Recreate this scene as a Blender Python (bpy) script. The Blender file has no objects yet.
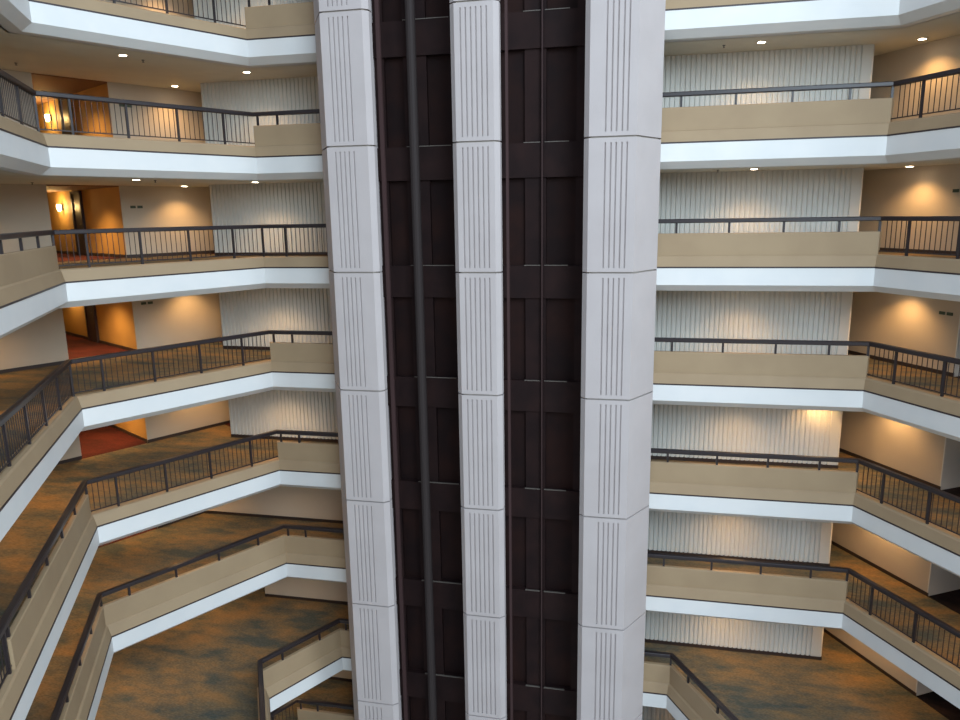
import bpy, bmesh, math, random
from mathutils import Vector, Matrix
random.seed(4)
scn = bpy.context.scene
col = scn.collection

# ---------------------------------------------------------------- camera, world, daylight, exposure
H = 2.9                                   # floor to floor
CAMZ = 18.58
FZ = CAMZ - 1.361                         # fascia top of gallery 2
def Z(l, dz=0.0): return FZ - H*(l-2) + dz
th, pitch, roll = math.radians(12), 0.20131, 0.01616
fh = Vector((-math.sin(th), math.cos(th), 0))
Fw = fh*math.cos(pitch) + Vector((0, 0, -math.sin(pitch)))
Rt = Vector((math.cos(th), math.sin(th), 0)); Up = Rt.cross(Fw)
Xc = Rt*math.cos(roll) - Up*math.sin(roll); Yc = Rt*math.sin(roll) + Up*math.cos(roll)
cd = bpy.data.cameras.new('camera'); cam = bpy.data.objects.new('camera', cd); col.objects.link(cam)
cd.sensor_width = 36; cd.lens = 723.4/960*36; cd.clip_start = 0.05; cd.clip_end = 300
M4 = Matrix((Xc, Yc, -Fw)).transposed().to_4x4(); M4.translation = (0, 0, CAMZ)
cam.matrix_world = M4; scn.camera = cam

scn.view_settings.view_transform = 'Standard'; scn.view_settings.look = 'None'
scn.view_settings.exposure = 0.97; scn.view_settings.gamma = 1.0
scn.view_settings.use_curve_mapping = False

w = bpy.data.worlds.new('daylight'); scn.world = w; w.use_nodes = True
wn = w.node_tree; wn.nodes.clear()
wo = wn.nodes.new('ShaderNodeOutputWorld'); wb = wn.nodes.new('ShaderNodeBackground')
tc = wn.nodes.new('ShaderNodeTexCoord'); sx = wn.nodes.new('ShaderNodeSeparateXYZ'); wr = wn.nodes.new('ShaderNodeValToRGB')
wn.links.new(tc.outputs['Generated'], sx.inputs[0]); wn.links.new(sx.outputs['Z'], wr.inputs[0])
e = wr.color_ramp.elements
e[0].position = 0.0; e[0].color = (.46, .43, .38, 1)
e[1].position = 0.55; e[1].color = (.62, .76, 1.0, 1)
n_ = wr.color_ramp.elements.new(0.12); n_.color = (.56, .62, .72, 1)
dt = wn.nodes.new('ShaderNodeVectorMath'); dt.operation = 'DOT_PRODUCT'; dt.inputs[1].default_value = (.50, -.86, .1)
wn.links.new(tc.outputs['Generated'], dt.inputs[0])
mr = wn.nodes.new('ShaderNodeMapRange'); mr.inputs['From Min'].default_value = -.4; mr.inputs['From Max'].default_value = 1.0
mr.inputs['To Min'].default_value = .17; mr.inputs['To Max'].default_value = .58      # brighter glazing on the viewer's right
wn.links.new(dt.outputs['Value'], mr.inputs['Value']); wn.links.new(mr.outputs[0], wb.inputs[1])
wn.links.new(wr.outputs[0], wb.inputs[0])
wn.links.new(wb.outputs[0], wo.inputs[0])

# the tall glazed side of the atrium, behind and to the right of the viewer
sl = bpy.data.lights.new('glazing_daylight', 'AREA'); sl.energy = 3900; sl.color = (.72, .88, 1.0)
sl.shape = 'RECTANGLE'; sl.size = 10; sl.size_y = 20
so = bpy.data.objects.new('glazing_daylight', sl); col.objects.link(so)
so.location = (11.0, -12.0, 31)
so.rotation_euler = Vector((-.45, .78, -.42)).to_track_quat('-Z', 'Y').to_euler()

sr = bpy.data.lights.new('added_side_fill', 'AREA'); sr.energy = 3400; sr.color = (.78, .90, 1.0)  # added fill lamp from the right, brightens the left front fascias
sr.shape = 'RECTANGLE'; sr.size = 10; sr.size_y = 16
ro = bpy.data.objects.new('added_side_fill', sr); col.objects.link(ro)
ro.location = (24.0, -3.0, 29)
ro.rotation_euler = Vector((-.85, .45, -.36)).to_track_quat('-Z', 'Y').to_euler()

SPOT_W, SCONCE_W = 66, 22

# ---------------------------------------------------------------- materials
def mat(name, base, rough=.6, noise=None, bump=None, metal=0.0, emit=None, spec=None):
    m = bpy.data.materials.new(name); m.use_nodes = True; nt = m.node_tree
    b = nt.nodes['Principled BSDF']; b.inputs['Base Color'].default_value = (*base, 1)
    b.inputs['Roughness'].default_value = rough; b.inputs['Metallic'].default_value = metal
    if spec is not None: b.inputs['Specular IOR Level'].default_value = spec
    co = nt.nodes.new('ShaderNodeTexCoord')
    if noise:
        c2, sc, det = noise
        t = nt.nodes.new('ShaderNodeTexNoise'); t.inputs['Scale'].default_value = sc; t.inputs['Detail'].default_value = det
        r = nt.nodes.new('ShaderNodeValToRGB'); r.color_ramp.elements[0].position = .35; r.color_ramp.elements[1].position = .65
        r.color_ramp.elements[0].color = (*base, 1); r.color_ramp.elements[1].color = (*c2, 1)
        nt.links.new(co.outputs['Object'], t.inputs['Vector']); nt.links.new(t.outputs['Fac'], r.inputs[0])
        nt.links.new(r.outputs[0], b.inputs['Base Color'])
    if bump:
        t = nt.nodes.new('ShaderNodeTexNoise'); t.inputs['Scale'].default_value = bump[0]; t.inputs['Detail'].default_value = 4
        bp = nt.nodes.new('ShaderNodeBump'); bp.inputs['Strength'].default_value = bump[1]; bp.inputs['Distance'].default_value = .02
        nt.links.new(co.outputs['Object'], t.inputs['Vector']); nt.links.new(t.outputs['Fac'], bp.inputs['Height'])
        nt.links.new(bp.outputs[0], b.inputs['Normal'])
    if emit:
        b.inputs['Emission Color'].default_value = (*emit[0], 1); b.inputs['Emission Strength'].default_value = emit[1]
    return m

M = dict(
    fascia=mat('white_fascia_paint', (.76, .76, .74), .55, ((.72, .73, .72), 1.3, 3)),
    reveal=mat('dark_reveal', (.035, .022, .022), .5),
    curb=mat('tan_plaster', (.37, .265, .155), .7, ((.34, .24, .14), 1.1, 3), (60, .12)),
    wall=mat('beige_wall_covering', (.54, .47, .37), .8, ((.50, .435, .34), .8, 3), (90, .1)),
    rib=mat('ribbed_wall_plaster', (.67, .665, .615), .75, ((.63, .625, .575), .9, 3), (80, .1)),
    gold=mat('golden_lamplit_wall', (.50, .30, .09), .7, ((.44, .26, .08), 1.0, 2)),  # glow of the warm corridor downlight put into the wall colour
    brown=mat('brown_warm_shade', (.20, .10, .045), .7),  # warm bounce and dim passage shade put into a brown base colour
    ceil=mat('ceiling_paint', (.78, .75, .62), .85, ((.74, .71, .59), 1.5, 2), (120, .15)),
    base=mat('dark_baseboard', (.035, .022, .018), .5),
    metal=mat('dark_bronze_rail', (.022, .016, .018), .38, spec=.5),
    conc=mat('cream_precast_concrete', (.465, .42, .41), .8, ((.44, .395, .385), 1.2, 4), (45, .15)),
    lobby=mat('pale_lobby_stone', (.62, .58, .50), .4, ((.56, .52, .45), .4, 3)),
    groove=mat('concrete_recess', (.36, .33, .29), .9),
    shaft=mat('dark_brown_shaft_metal', (.028, .014, .013), .6, ((.018, .010, .010), 1.4, 3), spec=.12),
    shaft2=mat('dark_brown_shaft_panel', (.015, .008, .008), .65, ((.026, .011, .009), 1.2, 3), spec=.12),
    rail2=mat('guide_rail_paint', (.060, .034, .033), .5, spec=.2),
    tube=mat('grey_guide_tube', (.038, .030, .029), .65, spec=.15),
    ledge=mat('shaft_ledge_strip', (.15, .13, .11), .5),
    trimw=mat('downlight_trim', (.75, .72, .66), .4),
    lamp=mat('downlight_lens', (.9, .8, .7), .4, emit=((1.0, .80, .58), 14)),
    sconce=mat('sconce_glass', (.9, .8, .6), .4, emit=((1.0, .74, .38), 9)),
    sprk=mat('sprinkler_metal', (.12, .11, .10), .4, metal=.6),
    sign=mat('dark_green_sign', (.05, .075, .045), .5),
    door=mat('dark_door_wood', (.035, .025, .03), .4, ((.05, .03, .03), 3, 3)),
    jamb=mat('white_painted_jamb', (.66, .67, .64), .6),
)
def carpet_mat(name, c1, c2, c3):
    m = bpy.data.materials.new(name); m.use_nodes = True; nt = m.node_tree; b = nt.nodes['Principled BSDF']
    b.inputs['Roughness'].default_value = .95; b.inputs['Specular IOR Level'].default_value = .15
    co = nt.nodes.new('ShaderNodeTexCoord')
    mp = nt.nodes.new('ShaderNodeMapping'); mp.inputs['Scale'].default_value = (1, 2.2, 1); mp.inputs['Rotation'].default_value = (0, 0, .35)
    t = nt.nodes.new('ShaderNodeTexNoise'); t.inputs['Scale'].default_value = .75; t.inputs['Detail'].default_value = 5; t.inputs['Roughness'].default_value = .62
    r = nt.nodes.new('ShaderNodeValToRGB'); r.color_ramp.elements[0].position = .36; r.color_ramp.elements[0].color = (*c1, 1)
    r.color_ramp.elements[1].position = .66; r.color_ramp.elements[1].color = (*c3, 1)
    k = r.color_ramp.elements.new(.5); k.color = (*c2, 1)
    t2 = nt.nodes.new('ShaderNodeTexNoise'); t2.inputs['Scale'].default_value = 14; t2.inputs['Detail'].default_value = 3
    mx = nt.nodes.new('ShaderNodeMixRGB'); mx.blend_type = 'OVERLAY'; mx.inputs[0].default_value = .55
    nt.links.new(co.outputs['Object'], mp.inputs[0]); nt.links.new(mp.outputs[0], t.inputs['Vector']); nt.links.new(mp.outputs[0], t2.inputs['Vector'])
    nt.links.new(t.outputs['Fac'], r.inputs[0]); nt.links.new(r.outputs[0], mx.inputs[1]); nt.links.new(t2.outputs['Fac'], mx.inputs[2])
    nt.links.new(mx.outputs[0], b.inputs['Base Color'])
    return m
M['carpet'] = carpet_mat('mottled_brown_carpet', (.072, .082, .072), (.155, .120, .072), (.25, .150, .066))
M['red'] = carpet_mat('red_corridor_carpet', (.045, .011, .010), (.065, .013, .011), (.085, .018, .012))
M['black'] = carpet_mat('unlit_alcove_carpet', (.012, .010, .012), (.02, .014, .016), (.03, .018, .018))  # near-black colour stands in for the unlit alcove floor

# ---------------------------------------------------------------- mesh helpers
class MB:
    def __init__(s): s.v = []; s.f = []
    def add(s, vs, fs):
        n = len(s.v); s.v += [tuple(v) for v in vs]; s.f += [tuple(i+n for i in f) for f in fs]; return s
    def prism(s, poly, z0, z1):
        n = len(poly)
        vs = [(p[0], p[1], z0) for p in poly] + [(p[0], p[1], z1) for p in poly]
        fs = [tuple(range(n))[::-1], tuple(range(n, 2*n))] + [(i, (i+1) % n, (i+1) % n+n, i+n) for i in range(n)]
        return s.add(vs, fs)
    def box(s, x0, x1, y0, y1, z0, z1): return s.prism([(x0, y0), (x1, y0), (x1, y1), (x0, y1)], z0, z1)
    def loft(s, ra, rb):
        n = len(ra)
        return s.add(list(ra)+list(rb), [tuple(range(n))[::-1], tuple(range(n, 2*n))] + [(i, (i+1) % n, (i+1) % n+n, i+n) for i in range(n)])
    def obox(s, c, d, hl, hw, z0, z1):
        d = Vector(d).normalized(); n = Vector((-d.y, d.x)); c = Vector(c)
        return s.prism([c-d*hl-n*hw, c+d*hl-n*hw, c+d*hl+n*hw, c-d*hl+n*hw], z0, z1)
    def tube(s, x, y, r, z0, z1, n=14):
        return s.prism([(x+r*math.cos(2*math.pi*i/n), y+r*math.sin(2*math.pi*i/n)) for i in range(n)], z0, z1)
    def lathe(s, x, y, prof, n=18):
        vs = []; fs = []
        for (r, z) in prof: vs += [(x+r*math.cos(2*math.pi*i/n), y+r*math.sin(2*math.pi*i/n), z) for i in range(n)]
        for k in range(len(prof)-1):
            for i in range(n): fs.append((k*n+i, k*n+(i+1) % n, (k+1)*n+(i+1) % n, (k+1)*n+i))
        fs.append(tuple(range(n))[::-1]); fs.append(tuple(range((len(prof)-1)*n, len(prof)*n)))
        return s.add(vs, fs)
    def build(s, name, material, parent=None, org=None, bevel=0):
        if org is None:
            if parent is not None: org = Vector((0, 0, 0))
            else: org = Vector((0, 0, 0))
        me = bpy.data.meshes.new(name); me.from_pydata([tuple(Vector(v)-Vector(org)) for v in s.v], [], s.f)
        bm = bmesh.new(); bm.from_mesh(me); bmesh.ops.recalc_face_normals(bm, faces=bm.faces); bm.to_mesh(me); bm.free()
        me.materials.append(material if not isinstance(material, str) else M[material])
        o = bpy.data.objects.new(name, me); o.location = org; col.objects.link(o)
        if parent is not None:
            o.parent = parent; o.location = Vector(org) - parent.location
        if bevel:
            b = o.modifiers.new('bevel', 'BEVEL'); b.width = bevel; b.segments = 2; b.limit_method = 'ANGLE'
        return o

def tag(o, label, cat, group=None):
    o['label'] = label; o['category'] = cat
    if group: o['group'] = group
    return o
def struct(o): o['kind'] = 'structure'; return o
def empty(name, loc, label, cat, group=None):
    o = bpy.data.objects.new(name, None); o.location = loc; o.empty_display_size = .2; col.objects.link(o)
    return tag(o, label, cat, group)

V2 = lambda x, y: Vector((x, y))
p60 = V2(.5, .8660254); q60 = V2(-.8660254, .5); r60 = V2(.5, -.8660254); s60 = V2(.8660254, .5)
A, B, C = V2(-12.30, 13.83), V2(-9.81, 18.14), V2(5.42, 18.14)
PL = [A + r60*8, A, B, C, C + r60*9]
A6, B6, C6 = V2(-9.46, 15.99), V2(-8.22, 18.14), V2(1.20, 18.14)
PL6 = [A6 + r60*11, A6, B6, C6, C6 + r60*11]
def pl(l): return PL6 if l == 6 else PL
def segd(P, i):
    d = (P[i+1]-P[i]).normalized(); return d, V2(-d.y, d.x), (P[i+1]-P[i]).length
def frame(P, i, t):
    """point and mitre vector at distance t along segment i"""
    d, n, L = segd(P, i)
    m = n.copy(); pt = P[i] + d*t
    if t <= 1e-6 and i > 0:
        n0 = segd(P, i-1)[1]; m = (n+n0)/(1+n.dot(n0))
    if t >= L-1e-6 and i < len(P)-2:
        n1 = segd(P, i+1)[1]; m = (n+n1)/(1+n.dot(n1))
    return pt, m
def sweep(mb, P, i, t0, t1, prof, z):
    a, ma = frame(P, i, t0); b, mb_ = frame(P, i, t1)
    ra = [((a+ma*o).x, (a+ma*o).y, z+h) for o, h in prof]; rb = [((b+mb_*o).x, (b+mb_*o).y, z+h) for o, h in prof]
    mb.loft(ra, rb); return mb

ORD = ['topmost', 'second', 'third', 'fourth', 'fifth', 'sixth', 'seventh', 'eighth']
TL, TR = -7.565, .545           # where the lift tower interrupts the back edge

# ---------------------------------------------------------------- slabs, fascias, ceilings
FAS = [(0, -.035), (0, -.44), (.23, -.60), (.55, -.60), (.55, -.035)]
DRK = [(-.006, -.035), (-.006, 0), (.08, 0), (.08, -.035)]
OUT = [V2(24, 12), V2(24, 30), V2(-30, 30), V2(-30, 5)]
tn = 0
for l in range(-1, 8):
    P = pl(l)
    off = [frame(P, 0, 0)[0]] ; ms = [segd(P, 0)[1]]
    for i in range(1, len(P)):
        pt, m = frame(P, i, 0) if i < len(P)-1 else (P[-1], segd(P, len(P)-2)[1])
        off.append(pt); ms.append(m)
    ins = lambda o: [a+m*o for a, m in zip(off, ms)]
    f = MB().prism(ins(.30)+OUT, Z(l, -.03), Z(l, .18)); struct(f.build('floor', 'carpet'))
    c = MB().prism(ins(.50)+OUT, Z(l, -.60), Z(l, -.56)); struct(c.build('ceiling', 'ceil'))
    fa = MB(); dk = MB(); tn += 1
    for i in range(len(P)-1):
        L = segd(P, i)[2]
        rng = [(0, L)] if i != 2 else [(0, TL-P[2].x), (TR-P[2].x, L)]
        for a, b in rng: sweep(fa, P, i, a, b, FAS, Z(l)); sweep(dk, P, i, a, b, DRK, Z(l))
    struct(fa.build('trim_%d' % tn, 'fascia')); tn += 1; struct(dk.build('trim_%d' % tn, 'reveal'))
g = MB().box(-30, 24, -12, 30, -.3, 0); struct(g.build('floor', 'lobby'))

# ---------------------------------------------------------------- walls
K2 = V2(-14.87, 19.28); K1 = K2 - p60*1.97
J = K1 - p60*4.6
RW = V2(6.0, 21.87)
ALC = 3.30; ALW = 2.4          # alcove start and width along the right wall
DS = [(2.95, 3.75), (6.3, 7.1)]
for l in range(0, 8):
    z0, z1 = Z(l, .18), Z(l, 2.30)
    lft = -12.55 if l < 5 else -7.2
    # ribbed wall
    pts = []; u = lft; VB = 20.25; end = 5.42
    pts.append((u, VB))
    while u + .125 < end:
        u += .125
        pts += [(u-.055, VB), (u-.040, VB+.035), (u-.012, VB+.035), (u, VB)]
    pts += [(5.56, VB), (5.60, VB+.04), (5.60, 23.6), (lft, 23.6)]
    struct(MB().prism(pts, z0, z1).build('wall_back', 'rib'))
    struct(MB().box(lft, 5.60, VB-.012, VB+.05, z0, z0+.10).build('baseboard_back', 'base'))
    if l >= 5:
        ul = -14.6 if l == 5 else -12.05
        struct(MB().box(ul, -7.2, 20.66, 23.6, z0, z1).build('wall_back', 'wall'))
        struct(MB().box(ul, -7.2, 20.648, 20.70, z0, z0+.10).build('baseboard_back', 'base'))
    # left diagonal wall, right of the corridor mouth (its corridor side has warm lamp glow in its colour)
    e1 = K2 + p60*5.2
    struct(MB().prism([K2+q60*.03, e1+q60*.03, e1+q60*9, K2+q60*9], z0, z1).build('wall_left', 'gold'))
    struct(MB().prism([K2-p60*.02, e1, e1+q60*.03, K2-p60*.02+q60*.03], z0, z1).build('wall_left', 'wall'))
    struct(MB().prism([K2-p60*.02-q60*.012, e1-q60*.012, e1+q60*.01, K2-p60*.02+q60*.01], z0, z0+.10).build('baseboard_left', 'base'))
    struct(MB().prism([K2-p60*.034+q60*.03, K2-p60*.004+q60*.03, K2+q60*9-p60*.004, K2+q60*9-p60*.034], z0, z0+.10).build('baseboard_left', 'base'))
    # left of the corridor mouth and the left wing
    wl = MB().prism([K1, K1+q60*9, J+q60*9, J], z0, z1)
    struct(wl.build('wall_left', 'wall'))
    struct(MB().prism([K1-q60*.012, K1+q60*.02, J+q60*.02, J-q60*.012], z0, z0+.10).build('baseboard_left', 'base'))
    JE = J + r60*10
    struct(MB().prism([J, JE, JE-s60*.3, J-s60*.3], z0, z1).build('wall_left', 'wall'))
    ce = K1 + q60*8.6
    struct(MB().prism([ce, ce+p60*1.97, ce+p60*1.97+q60*.4, ce+q60*.4], z0, z1).build('wall_left', 'gold'))
    # corridor carpet and lowered soffit, the carpet's brown bounce put into its colour
    struct(MB().prism([K1+q60*.0, K2+q60*.0, K2+q60*8.6, K1+q60*8.6], z0-.05, z0+.006).build('floor', 'red'))
    struct(MB().prism([K1+q60*.02, K2+q60*.02, K2+q60*8.6, K1+q60*8.6], z1-.03, z1+.05).build('ceiling', 'brown'))
    # passage between left wall and ribbed wall: end
    if l != 5:
        e0 = K2 + p60*2.4
        struct(MB().prism([V2(-14.2, 24.2), V2(-10, 24.2), V2(-10, 24.5), V2(-14.2, 24.5)], z0, z1).build('wall_back', 'brown'))  # brown stands in for the dim warm shade deep in the passage
        struct(MB().prism([K2+p60*2.6, V2(-12.55, 20.9), V2(-12.55, 24.2), e1], z0-.05, z0+.006).build('floor', 'red'))
    # right wall
    a0, a1, a2, a3 = RW - r60*3.6, RW + r60*ALC, RW + r60*(ALC+ALW), RW + r60*14
    struct(MB().prism([a0, a1-r60*.03, a1-r60*.03+s60*.5, a0+s60*.5], z0, z1).build('wall_right', 'wall'))
    struct(MB().prism([a1-r60*.03, a1, a1+s60*1.3, a1-r60*.03+s60*1.3], z0, z1).build('wall_right', 'jamb'))
    struct(MB().prism([a1-r60*.03+s60*.5, a1-r60*.03+s60*1.3, a0+s60*1.3, a0+s60*.5], z0, z1).build('wall_right', 'wall'))
    struct(MB().prism([a2, a3, a3+s60*1.3, a2+s60*1.3], z0, z1).build('wall_right', 'wall'))
    struct(MB().prism([a1-r60*.2+s60*1.3, a2+r60*.2+s60*1.3, a2+r60*.2+s60*1.5, a1-r60*.2+s60*1.5], z0, z1).build('wall_right', 'brown'))
    for x, y in ((a0, a1), (a2, a3)):
        struct(MB().prism([x-s60*.012, y-s60*.012, y+s60*.02, x+s60*.02], z0, z0+.10).build('baseboard_right', 'base'))
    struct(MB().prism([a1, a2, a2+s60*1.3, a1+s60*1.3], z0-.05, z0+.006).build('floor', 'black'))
    struct(MB().prism([V2(4.0, 24.9), V2(5.2, 24.9), V2(5.2, 23.6), V2(2.6, 23.6), V2(2.6, 24.9)], z0, z1).build('wall_back', 'brown'))  # right passage end, its warm shade carried by the brown colour
    struct(MB().prism([V2(5.6, 21.7), RW, a0, V2(5.6, 24.8)], z0-.05, z0+.006).build('floor', 'red'))

# ---------------------------------------------------------------- corridor doors, sconces, signs
dn = 0
def corridor_door(l, s0, s1):
    global dn; dn += 1
    z0 = Z(l, .186)
    c = K2 + q60*((s0+s1)/2) - p60*.02
    d = MB().obox(c - p60*.02, q60, (s1-s0)/2-.09, .018, z0, z0+1.98).build('door_%d' % dn, 'door'); struct(d)
    fr = MB()
    for s in (s0+.05, s1-.05): fr.obox(K2+q60*s-p60*.04, q60, .05, .045, z0, z0+2.06)
    fr.obox(c-p60*.02, q60, (s1-s0)/2, .045, z0+1.98, z0+2.06)
    f = fr.build('door_frame', 'reveal', d)
    h = MB().obox(K2+q60*(s0+.2)-p60*.075, q60, .07, .016, z0+.98, z0+1.01).build('door_handle', 'ledge', d)
for l in range(0, 8): corridor_door(l, *DS[0])

def right_alcove_door(l):
    global dn; dn += 1
    z0 = Z(l, .186); c = RW + r60*(ALC+ALW/2) + s60*1.27
    d = MB().obox(c, r60, .46, .02, z0, z0+1.98).build('door_%d' % dn, 'door'); struct(d)
    fr = MB()
    for s in (-.5, .5): fr.obox(c+r60*s, r60, .05, .03, z0, z0+2.05)
    fr.obox(c, r60, .55, .03, z0+1.98, z0+2.05); fr.build('door_frame', 'reveal', d)
for l in range(0, 8): right_alcove_door(l)

def sconce(l):
    s = 4.75; c = K2 + q60*s - p60*.03; z = Z(l, 1.75)
    o = empty('wall_sconce', (c.x, c.y, z), 'small glowing wall sconce deep in the %s gallery\'s golden corridor at left' % ORD[l], 'wall light', 'corridor wall sconces')
    MB().obox(c, q60, .05, .02, z-.09, z+.09).build('back_plate', 'metal', o)
    k = c - p60*.09
    MB().lathe(k.x, k.y, [(.02, z-.13), (.055, z-.11), (.075, z+.06), (.06, z+.10)], 14).build('lamp_shade', 'sconce', o)
    ld = bpy.data.lights.new('sconce_light', 'POINT'); ld.energy = SCONCE_W; ld.color = (1, .62, .22); ld.shadow_soft_size = .06
    lo = bpy.data.objects.new('sconce_light', ld); col.objects.link(lo); kk = c - p60*.28; lo.location = (kk.x, kk.y, z+.02)
for l in range(0, 6): sconce(l)

def sign(base, d, n, z, label):
    o = empty('room_number_sign', (base.x, base.y, z), label, 'sign', 'gallery wall signs')
    for k in (-.13, .13):
        c = base + d*k*.8 + n*.012
        MB().obox(c, d, .075, .010, z-.035, z+.04).build('sign_plate', 'sign', o)
for l in range(1, 5):
    sign(K2 + p60*.42, p60, -q60, Z(l, 1.68), 'pair of small dark room signs on the %s gallery\'s left wall' % ORD[l])
for l in range(1, 5):
    sign(RW + r60*(ALC-.38), r60, -s60, Z(l, 1.68), 'pair of small dark room signs on the %s gallery\'s right wall' % ORD[l])

# ---------------------------------------------------------------- recessed downlights and sprinklers
def downlight(l, x, y, where, power=1.0):
    z = Z(l-1, -.60)
    o = empty('recessed_downlight', (x, y, z), 'round recessed ceiling light above the %s gallery, %s' % (ORD[l], where), 'ceiling light', 'recessed gallery downlights')
    n = 20; mb = MB()
    mb.lathe(x, y, [(.115, z-.002), (.115, z-.014), (.085, z-.016), (.085, z-.004)], n); mb.build('trim_ring', 'trimw', o)
    MB().lathe(x, y, [(.083, z-.006), (.083, z-.018), (.06, z-.021)], n).build('lamp_lens', 'lamp', o)
    ld = bpy.data.lights.new('downlight_beam', 'SPOT'); ld.energy = SPOT_W*power; ld.color = (1, .57, .22)
    ld.spot_size = math.radians(125); ld.spot_blend = .8; ld.shadow_soft_size = .06
    lo = bpy.data.objects.new('downlight_beam', ld); col.objects.link(lo); lo.location = (x, y, z-.05)
LI = [(-12.12, 16.35, 'over the left diagonal walkway', .55), (-10.40, 19.08, 'left of the tower near the balcony corner', 1.0),
      (-13.5, 20.42, 'at the left ribbed wall passage', 1.0), (-16.35, 18.85, 'in the golden left corridor', 2.8),
      (2.83, 19.22, 'right of the tower over the straight walkway', .8), (6.52, 19.93, 'beside the beige right wall at the corner', 1.0)]
for l in range(0, 8):
    for x, y, wh, pw in LI:
        if l >= 5 and x < -13 and x > -14: x, y = -13.9, 19.6
        if l >= 5 and x == -10.40: pw = .35
        downlight(l, x, y, wh, pw)
    if l > 3: downlight(l, -14.1, 14.6, 'added over the wide left landing', .9)  # unseen extra light, added to lift the landing floor's brightness
    if l == 4: downlight(l, 4.95, 19.93, 'tight against the ribbed wall end', .7)
    downlight(l, -16.4, 15.0, 'beside the far left wall', .9)
    if l > 2:
        downlight(l, 8.0, 16.6, 'over the right diagonal walkway', .8)
        downlight(l, -13.0, 12.0, 'over the left front walkway', .9)
def sprinkler(l, x, y, where):
    z = Z(l-1, -.60)
    m = MB().lathe(x, y, [(.035, z), (.035, z-.012), (.012, z-.016), (.012, z-.05), (.03, z-.055), (.03, z-.06)], 12)
    tag(m.build('sprinkler_head', 'sprk', None, (x, y, z)), 'small dark sprinkler head on the %s gallery ceiling %s' % (ORD[l], where), 'sprinkler', 'ceiling sprinklers')
for l in range(0, 3):
    sprinkler(l, -12.04, 16.98, 'over the left diagonal walkway')
    sprinkler(l, -15.2, 16.4, 'near the far left wall')
    sprinkler(l, 2.0, 19.35, 'right of the tower')

# ---------------------------------------------------------------- railings
CURB = [(0.005, 0.0), (.065, .24), (.10, .27), (.30, .27), (.30, 0.0)]
PANEL = [(.11, .26), (.115, .775), (.13, .79), (.22, .79), (.23, .775), (.23, .26)]
HR = [(.115, 1.03), (.10, 1.045), (.10, 1.115), (.115, 1.13), (.215, 1.13), (.23, 1.115), (.23, 1.045), (.215, 1.03)]
BOT = [(.155, .335), (.155, .36), (.18, .36), (.18, .335)]
OFF = .167
def railing(l, i, t0, t1, solid, posts, label, ext0=0, ext1=0):
    P = pl(l); z = Z(l); d, n, L = segd(P, i)
    mid = P[i] + d*((t0+t1)/2) + n*OFF
    name = 'parapet_railing' if solid else 'baluster_railing'
    o = empty(name, (mid.x, mid.y, z), label, 'railing', 'gallery railings around the atrium')
    sweep(MB(), P, i, t0, t1, CURB, z).build('curb', 'curb', o)
    if solid: sweep(MB(), P, i, t0, t1, PANEL, z).build('solid_panel', 'curb', o)
    sweep(MB(), P, i, t0, t1, HR, z).build('handrail', 'metal', o)
    if not solid: sweep(MB(), P, i, t0, t1, BOT, z).build('bottom_rail', 'metal', o)
    c0 = P[i] + n*OFF
    for t in posts:
        c = c0 + d*t
        MB().obox(c, d, .024, .024, z+(.78 if solid else .20), z+1.06).build('post', 'metal', o)
    if not solid:
        me = None
        lo_, hi_ = (t0 - ext0, t1 + ext1); k = 0
        edges = [lo_] + sorted(posts) + [hi_]
        t = lo_ + .10
        while t < hi_-.05:
            if all(abs(t-p_) > .05 for p_ in posts) and k < 98:
                c = c0 + d*t
                if me is None:
                    b = MB().obox(V2(0, 0), d, .0065, .0065, 0, .71); ob = b.build('baluster', 'metal', o); me = ob.data
                else:
                    ob = bpy.data.objects.new('baluster', me); col.objects.link(ob); ob.parent = o
                ob.location = Vector((c.x, c.y, z+.35)) - o.location; k += 1
            t += .125
    return o
LAB = segd(PL, 1)[2]
ABp = [-.09, .59, 1.80, 3.01, 4.22]
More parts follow.
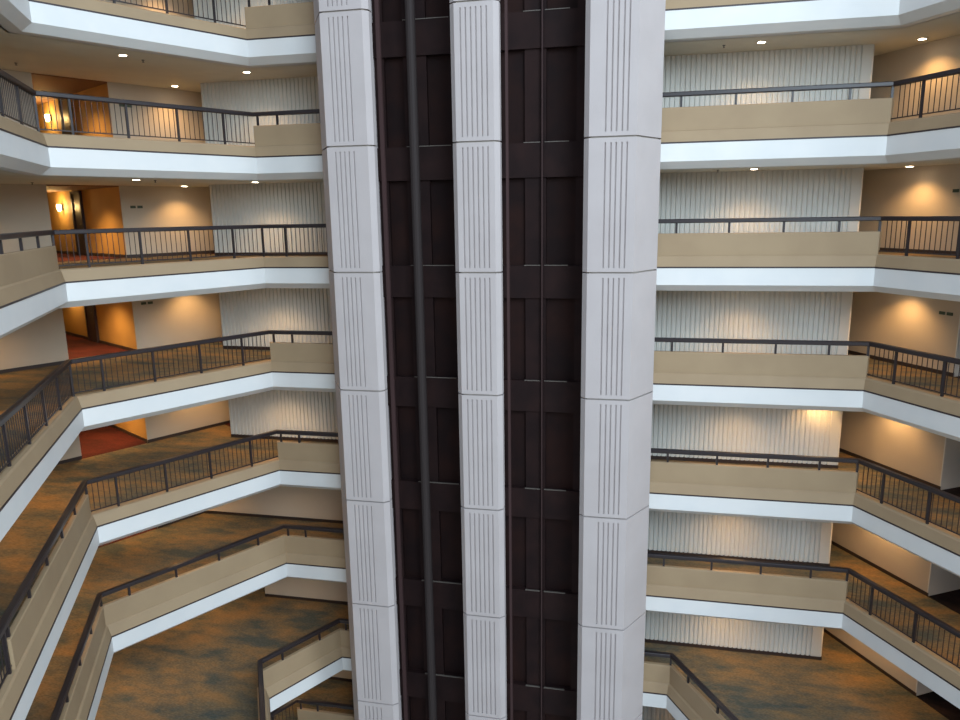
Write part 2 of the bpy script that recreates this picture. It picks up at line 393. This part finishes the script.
for l in range(0, 8):
    w_ = ORD[l] + ' gallery'
    if l != 6:
        # front left run (from A towards the camera); segment 0 runs towards A
        L0 = 8.0
        frp = [L0 + .09 - 1.24*k for k in range(1, 6)]
        if l == 2: railing(l, 0, L0-6.3, L0, True, frp, 'solid tan parapet with black handrail on the %s at far left' % w_)
        elif l in (4,):
            railing(l, 0, L0-6.2, L0, True, frp, 'long solid tan parapet with short-posted handrail at lower left on the %s' % w_)
            railing(l, 0, 0, L0-6.2, False, [L0-6.3, .6], 'open baluster railing continuing past the solid parapet on the %s, lower left' % w_)
        elif l == 5 or l == 7: railing(l, 0, 0, L0, True, frp, 'solid tan parapet sloping down the lower left front on the %s' % w_)
        elif l == 0: pass
        else: railing(l, 0, L0-6.8, L0, False, frp, 'open baluster railing running towards the viewer at left on the %s' % w_)
        # left diagonal run A-B
        railing(l, 1, 0, LAB, l == 5, ABp, ('solid tan parapet' if l == 5 else 'black baluster railing') + ' along the left diagonal of the %s' % w_, .05, .05)
        # back run left of the tower
        sol = l != 2
        railing(l, 2, 0, TL-B.x, sol, [.04, .60, 1.82] if sol else [-.07, .60, 1.82], ('solid tan parapet' if sol else 'black baluster railing') + ' just left of the tower on the %s' % w_, -.05, 0)
        # back run right of the tower
        LB = segd(PL, 2)[2]
        railing(l, 2, TR-B.x, LB, True, [LB+.07, LB-.79, LB-1.99, LB-3.21, LB-4.42], 'straight solid tan parapet between tower and right corner, %s' % w_)
        # right wing
        railing(l, 3, 0, 7.2, False, [.65, 1.87, 3.10, 4.33, 5.56, 6.79], 'black baluster railing down the right diagonal of the %s' % w_, .03, 0)
    else:
        P = PL6
        railing(l, 0, 5.0, 11.0, True, [11.09, 9.9, 8.65, 7.4, 6.2], 'solid tan parapet of the wide seventh gallery running towards the viewer, bottom left')
        Ld = segd(P, 1)[2]
        railing(l, 1, 0, Ld, True, [.60, 1.85], 'short diagonal tan parapet on the wide seventh gallery left of the tower')
        railing(l, 2, 0, TL-B6.x, True, [.1], 'narrow tan parapet touching the tower\'s left side on the seventh gallery')
        railing(l, 2, TR-B6.x, segd(P, 2)[2], True, [segd(P, 2)[2]+.08], 'narrow tan parapet touching the tower\'s right side on the seventh gallery')
        railing(l, 3, 0, 6.0, True, [.70, 1.95, 3.2, 4.45, 5.7], 'diagonal tan parapet of the wide seventh gallery right of the tower')

# ---------------------------------------------------------------- lift tower: three precast piers
VF = 16.33
def groove_poly(front0, front1, gs, rest):
    pts = [(front0, VF)]
    for g_ in gs: pts += [(g_-.016, VF), (g_-.010, VF+.035), (g_+.010, VF+.035), (g_+.016, VF)]
    pts.append((front1, VF)); return pts + rest
def pier(name_label, f0, f1, gs, rest, inset_rest):
    cx = (f0+f1)/2
    o = empty('concrete_pier', (cx, VF, 0), name_label, 'pier', 'precast piers of the lift tower')
    plain = [(f0, VF), (f1, VF)] + rest
    gp = groove_poly(f0, f1, gs, rest)
    core = inset_rest
    MB().prism(core, 0.0, Z(-2, .9)).build('pier_core', 'groove', o)
    for l in range(-2, 8):
        top, bot = Z(l, -.015) + H - .0, Z(l, .02)
        if l == 7: pass
        mb = MB().prism(gp, bot+.09, top-.10).prism(plain, top-.10, top-.0).prism(plain, bot, bot+.09)
        mb.build('concrete_panel', 'conc', o)
    MB().prism(plain, 0.0, Z(7, -.015)).build('concrete_panel', 'conc', o)
    return o
pier('left fluted cream concrete pier of the lift tower', -7.02, -6.02, [-6.81, -6.70, -6.59, -6.48, -6.36],
     [(-5.90, 16.44), (-5.90, 16.62), (-6.3, 16.9), (-6.3, 18.13), (-7.56, 18.13), (-7.56, 17.27)],
     [(-6.98, VF+.05), (-6.04, VF+.05), (-5.95, 16.5), (-5.95, 16.6), (-6.34, 16.9), (-6.34, 18.0), (-7.50, 18.0), (-7.50, 17.3)])
pier('narrow middle cream concrete pier between two dark lift shafts', -3.93, -3.07, [-3.79, -3.675, -3.56, -3.445, -3.33, -3.215],
     [(-2.96, 16.44), (-2.96, 16.62), (-3.2, 16.9), (-3.2, 17.72), (-3.8, 17.72), (-3.8, 16.9), (-4.04, 16.62), (-4.04, 16.44)],
     [(-3.89, VF+.05), (-3.11, VF+.05), (-3.01, 16.5), (-3.01, 16.6), (-3.24, 16.9), (-3.24, 17.7), (-3.76, 17.7), (-3.76, 16.9), (-3.99, 16.6), (-3.99, 16.5)])
pier('right cream concrete pier with broad angled bluish side', -1.00, 0.0, [-.65, -.53, -.42, -.30, -.19],
     [(.54, 17.27), (.54, 18.13), (-.7, 18.13), (-.7, 16.9), (-1.11, 16.62), (-1.11, 16.44)],
     [(-.96, VF+.05), (-.02, VF+.05), (.49, 17.3), (.49, 18.0), (-.66, 18.0), (-.66, 16.9), (-1.06, 16.6), (-1.06, 16.5)])

# dark shafts
ZT = Z(-2, .9)
def shaft(label, u0, u1, pil, strips, tubes, ledges):
    o = empty('lift_shaft', ((u0+u1)/2, 17.8, 0), label, 'lift shaft', 'dark lift shafts of the tower')
    MB().box(u0, u1, 17.90, 18.0, 0, ZT).build('back_wall', 'shaft2', o)
    for ua, ub in ((u0-.03, u0), (u1, u1+.03)):
        MB().box(ua, ub, 16.95, 18.0, 0, ZT).build('side_wall', 'shaft2', o)
    for a, b in pil: MB().box(a, b, 17.78, 17.90, 0, ZT).build('pilaster', 'shaft', o)
    for l in range(-1, 8):
        zt, zb = Z(l, .06), Z(l, -.74)
        MB().box(u0, u1, 17.72, 17.895, zb, zt).build('cross_panel', 'shaft', o)
        for a, b in ledges: MB().box(a, b, 17.705, 17.75, zt, zt+.018).build('ledge_strip', 'ledge', o)
    for a, v, r in tubes: MB().tube(a, v, r, 0, ZT).build('guide_tube', 'tube', o)
    for a, b, v in strips: MB().box(a, b, v, v+.08, 0, ZT).build('guide_rail', 'rail2', o)
    return o
shaft('left dark brown lift shaft with round grey guide tube', -6.32, -3.78, [(-5.56, -4.98), (-6.28, -6.05)], [(-5.95, -5.86, 17.0)],
      [(-5.17, 17.2, .115)], [(-5.52, -4.40)])
shaft('right dark brown lift shaft with thin centre rail', -3.22, -.68, [(-2.60, -2.09), (-1.38, -1.1)], [(-2.93, -2.87, 17.0), (-2.18, -2.15, 17.60)],
      [], [(-2.62, -2.22), (-2.12, -1.55)])
# solid core behind the shafts so the tower meets the galleries
struct(MB().box(-7.5, .48, 18.14, 18.46, 0, ZT).build('wall_tower', 'shaft2'))
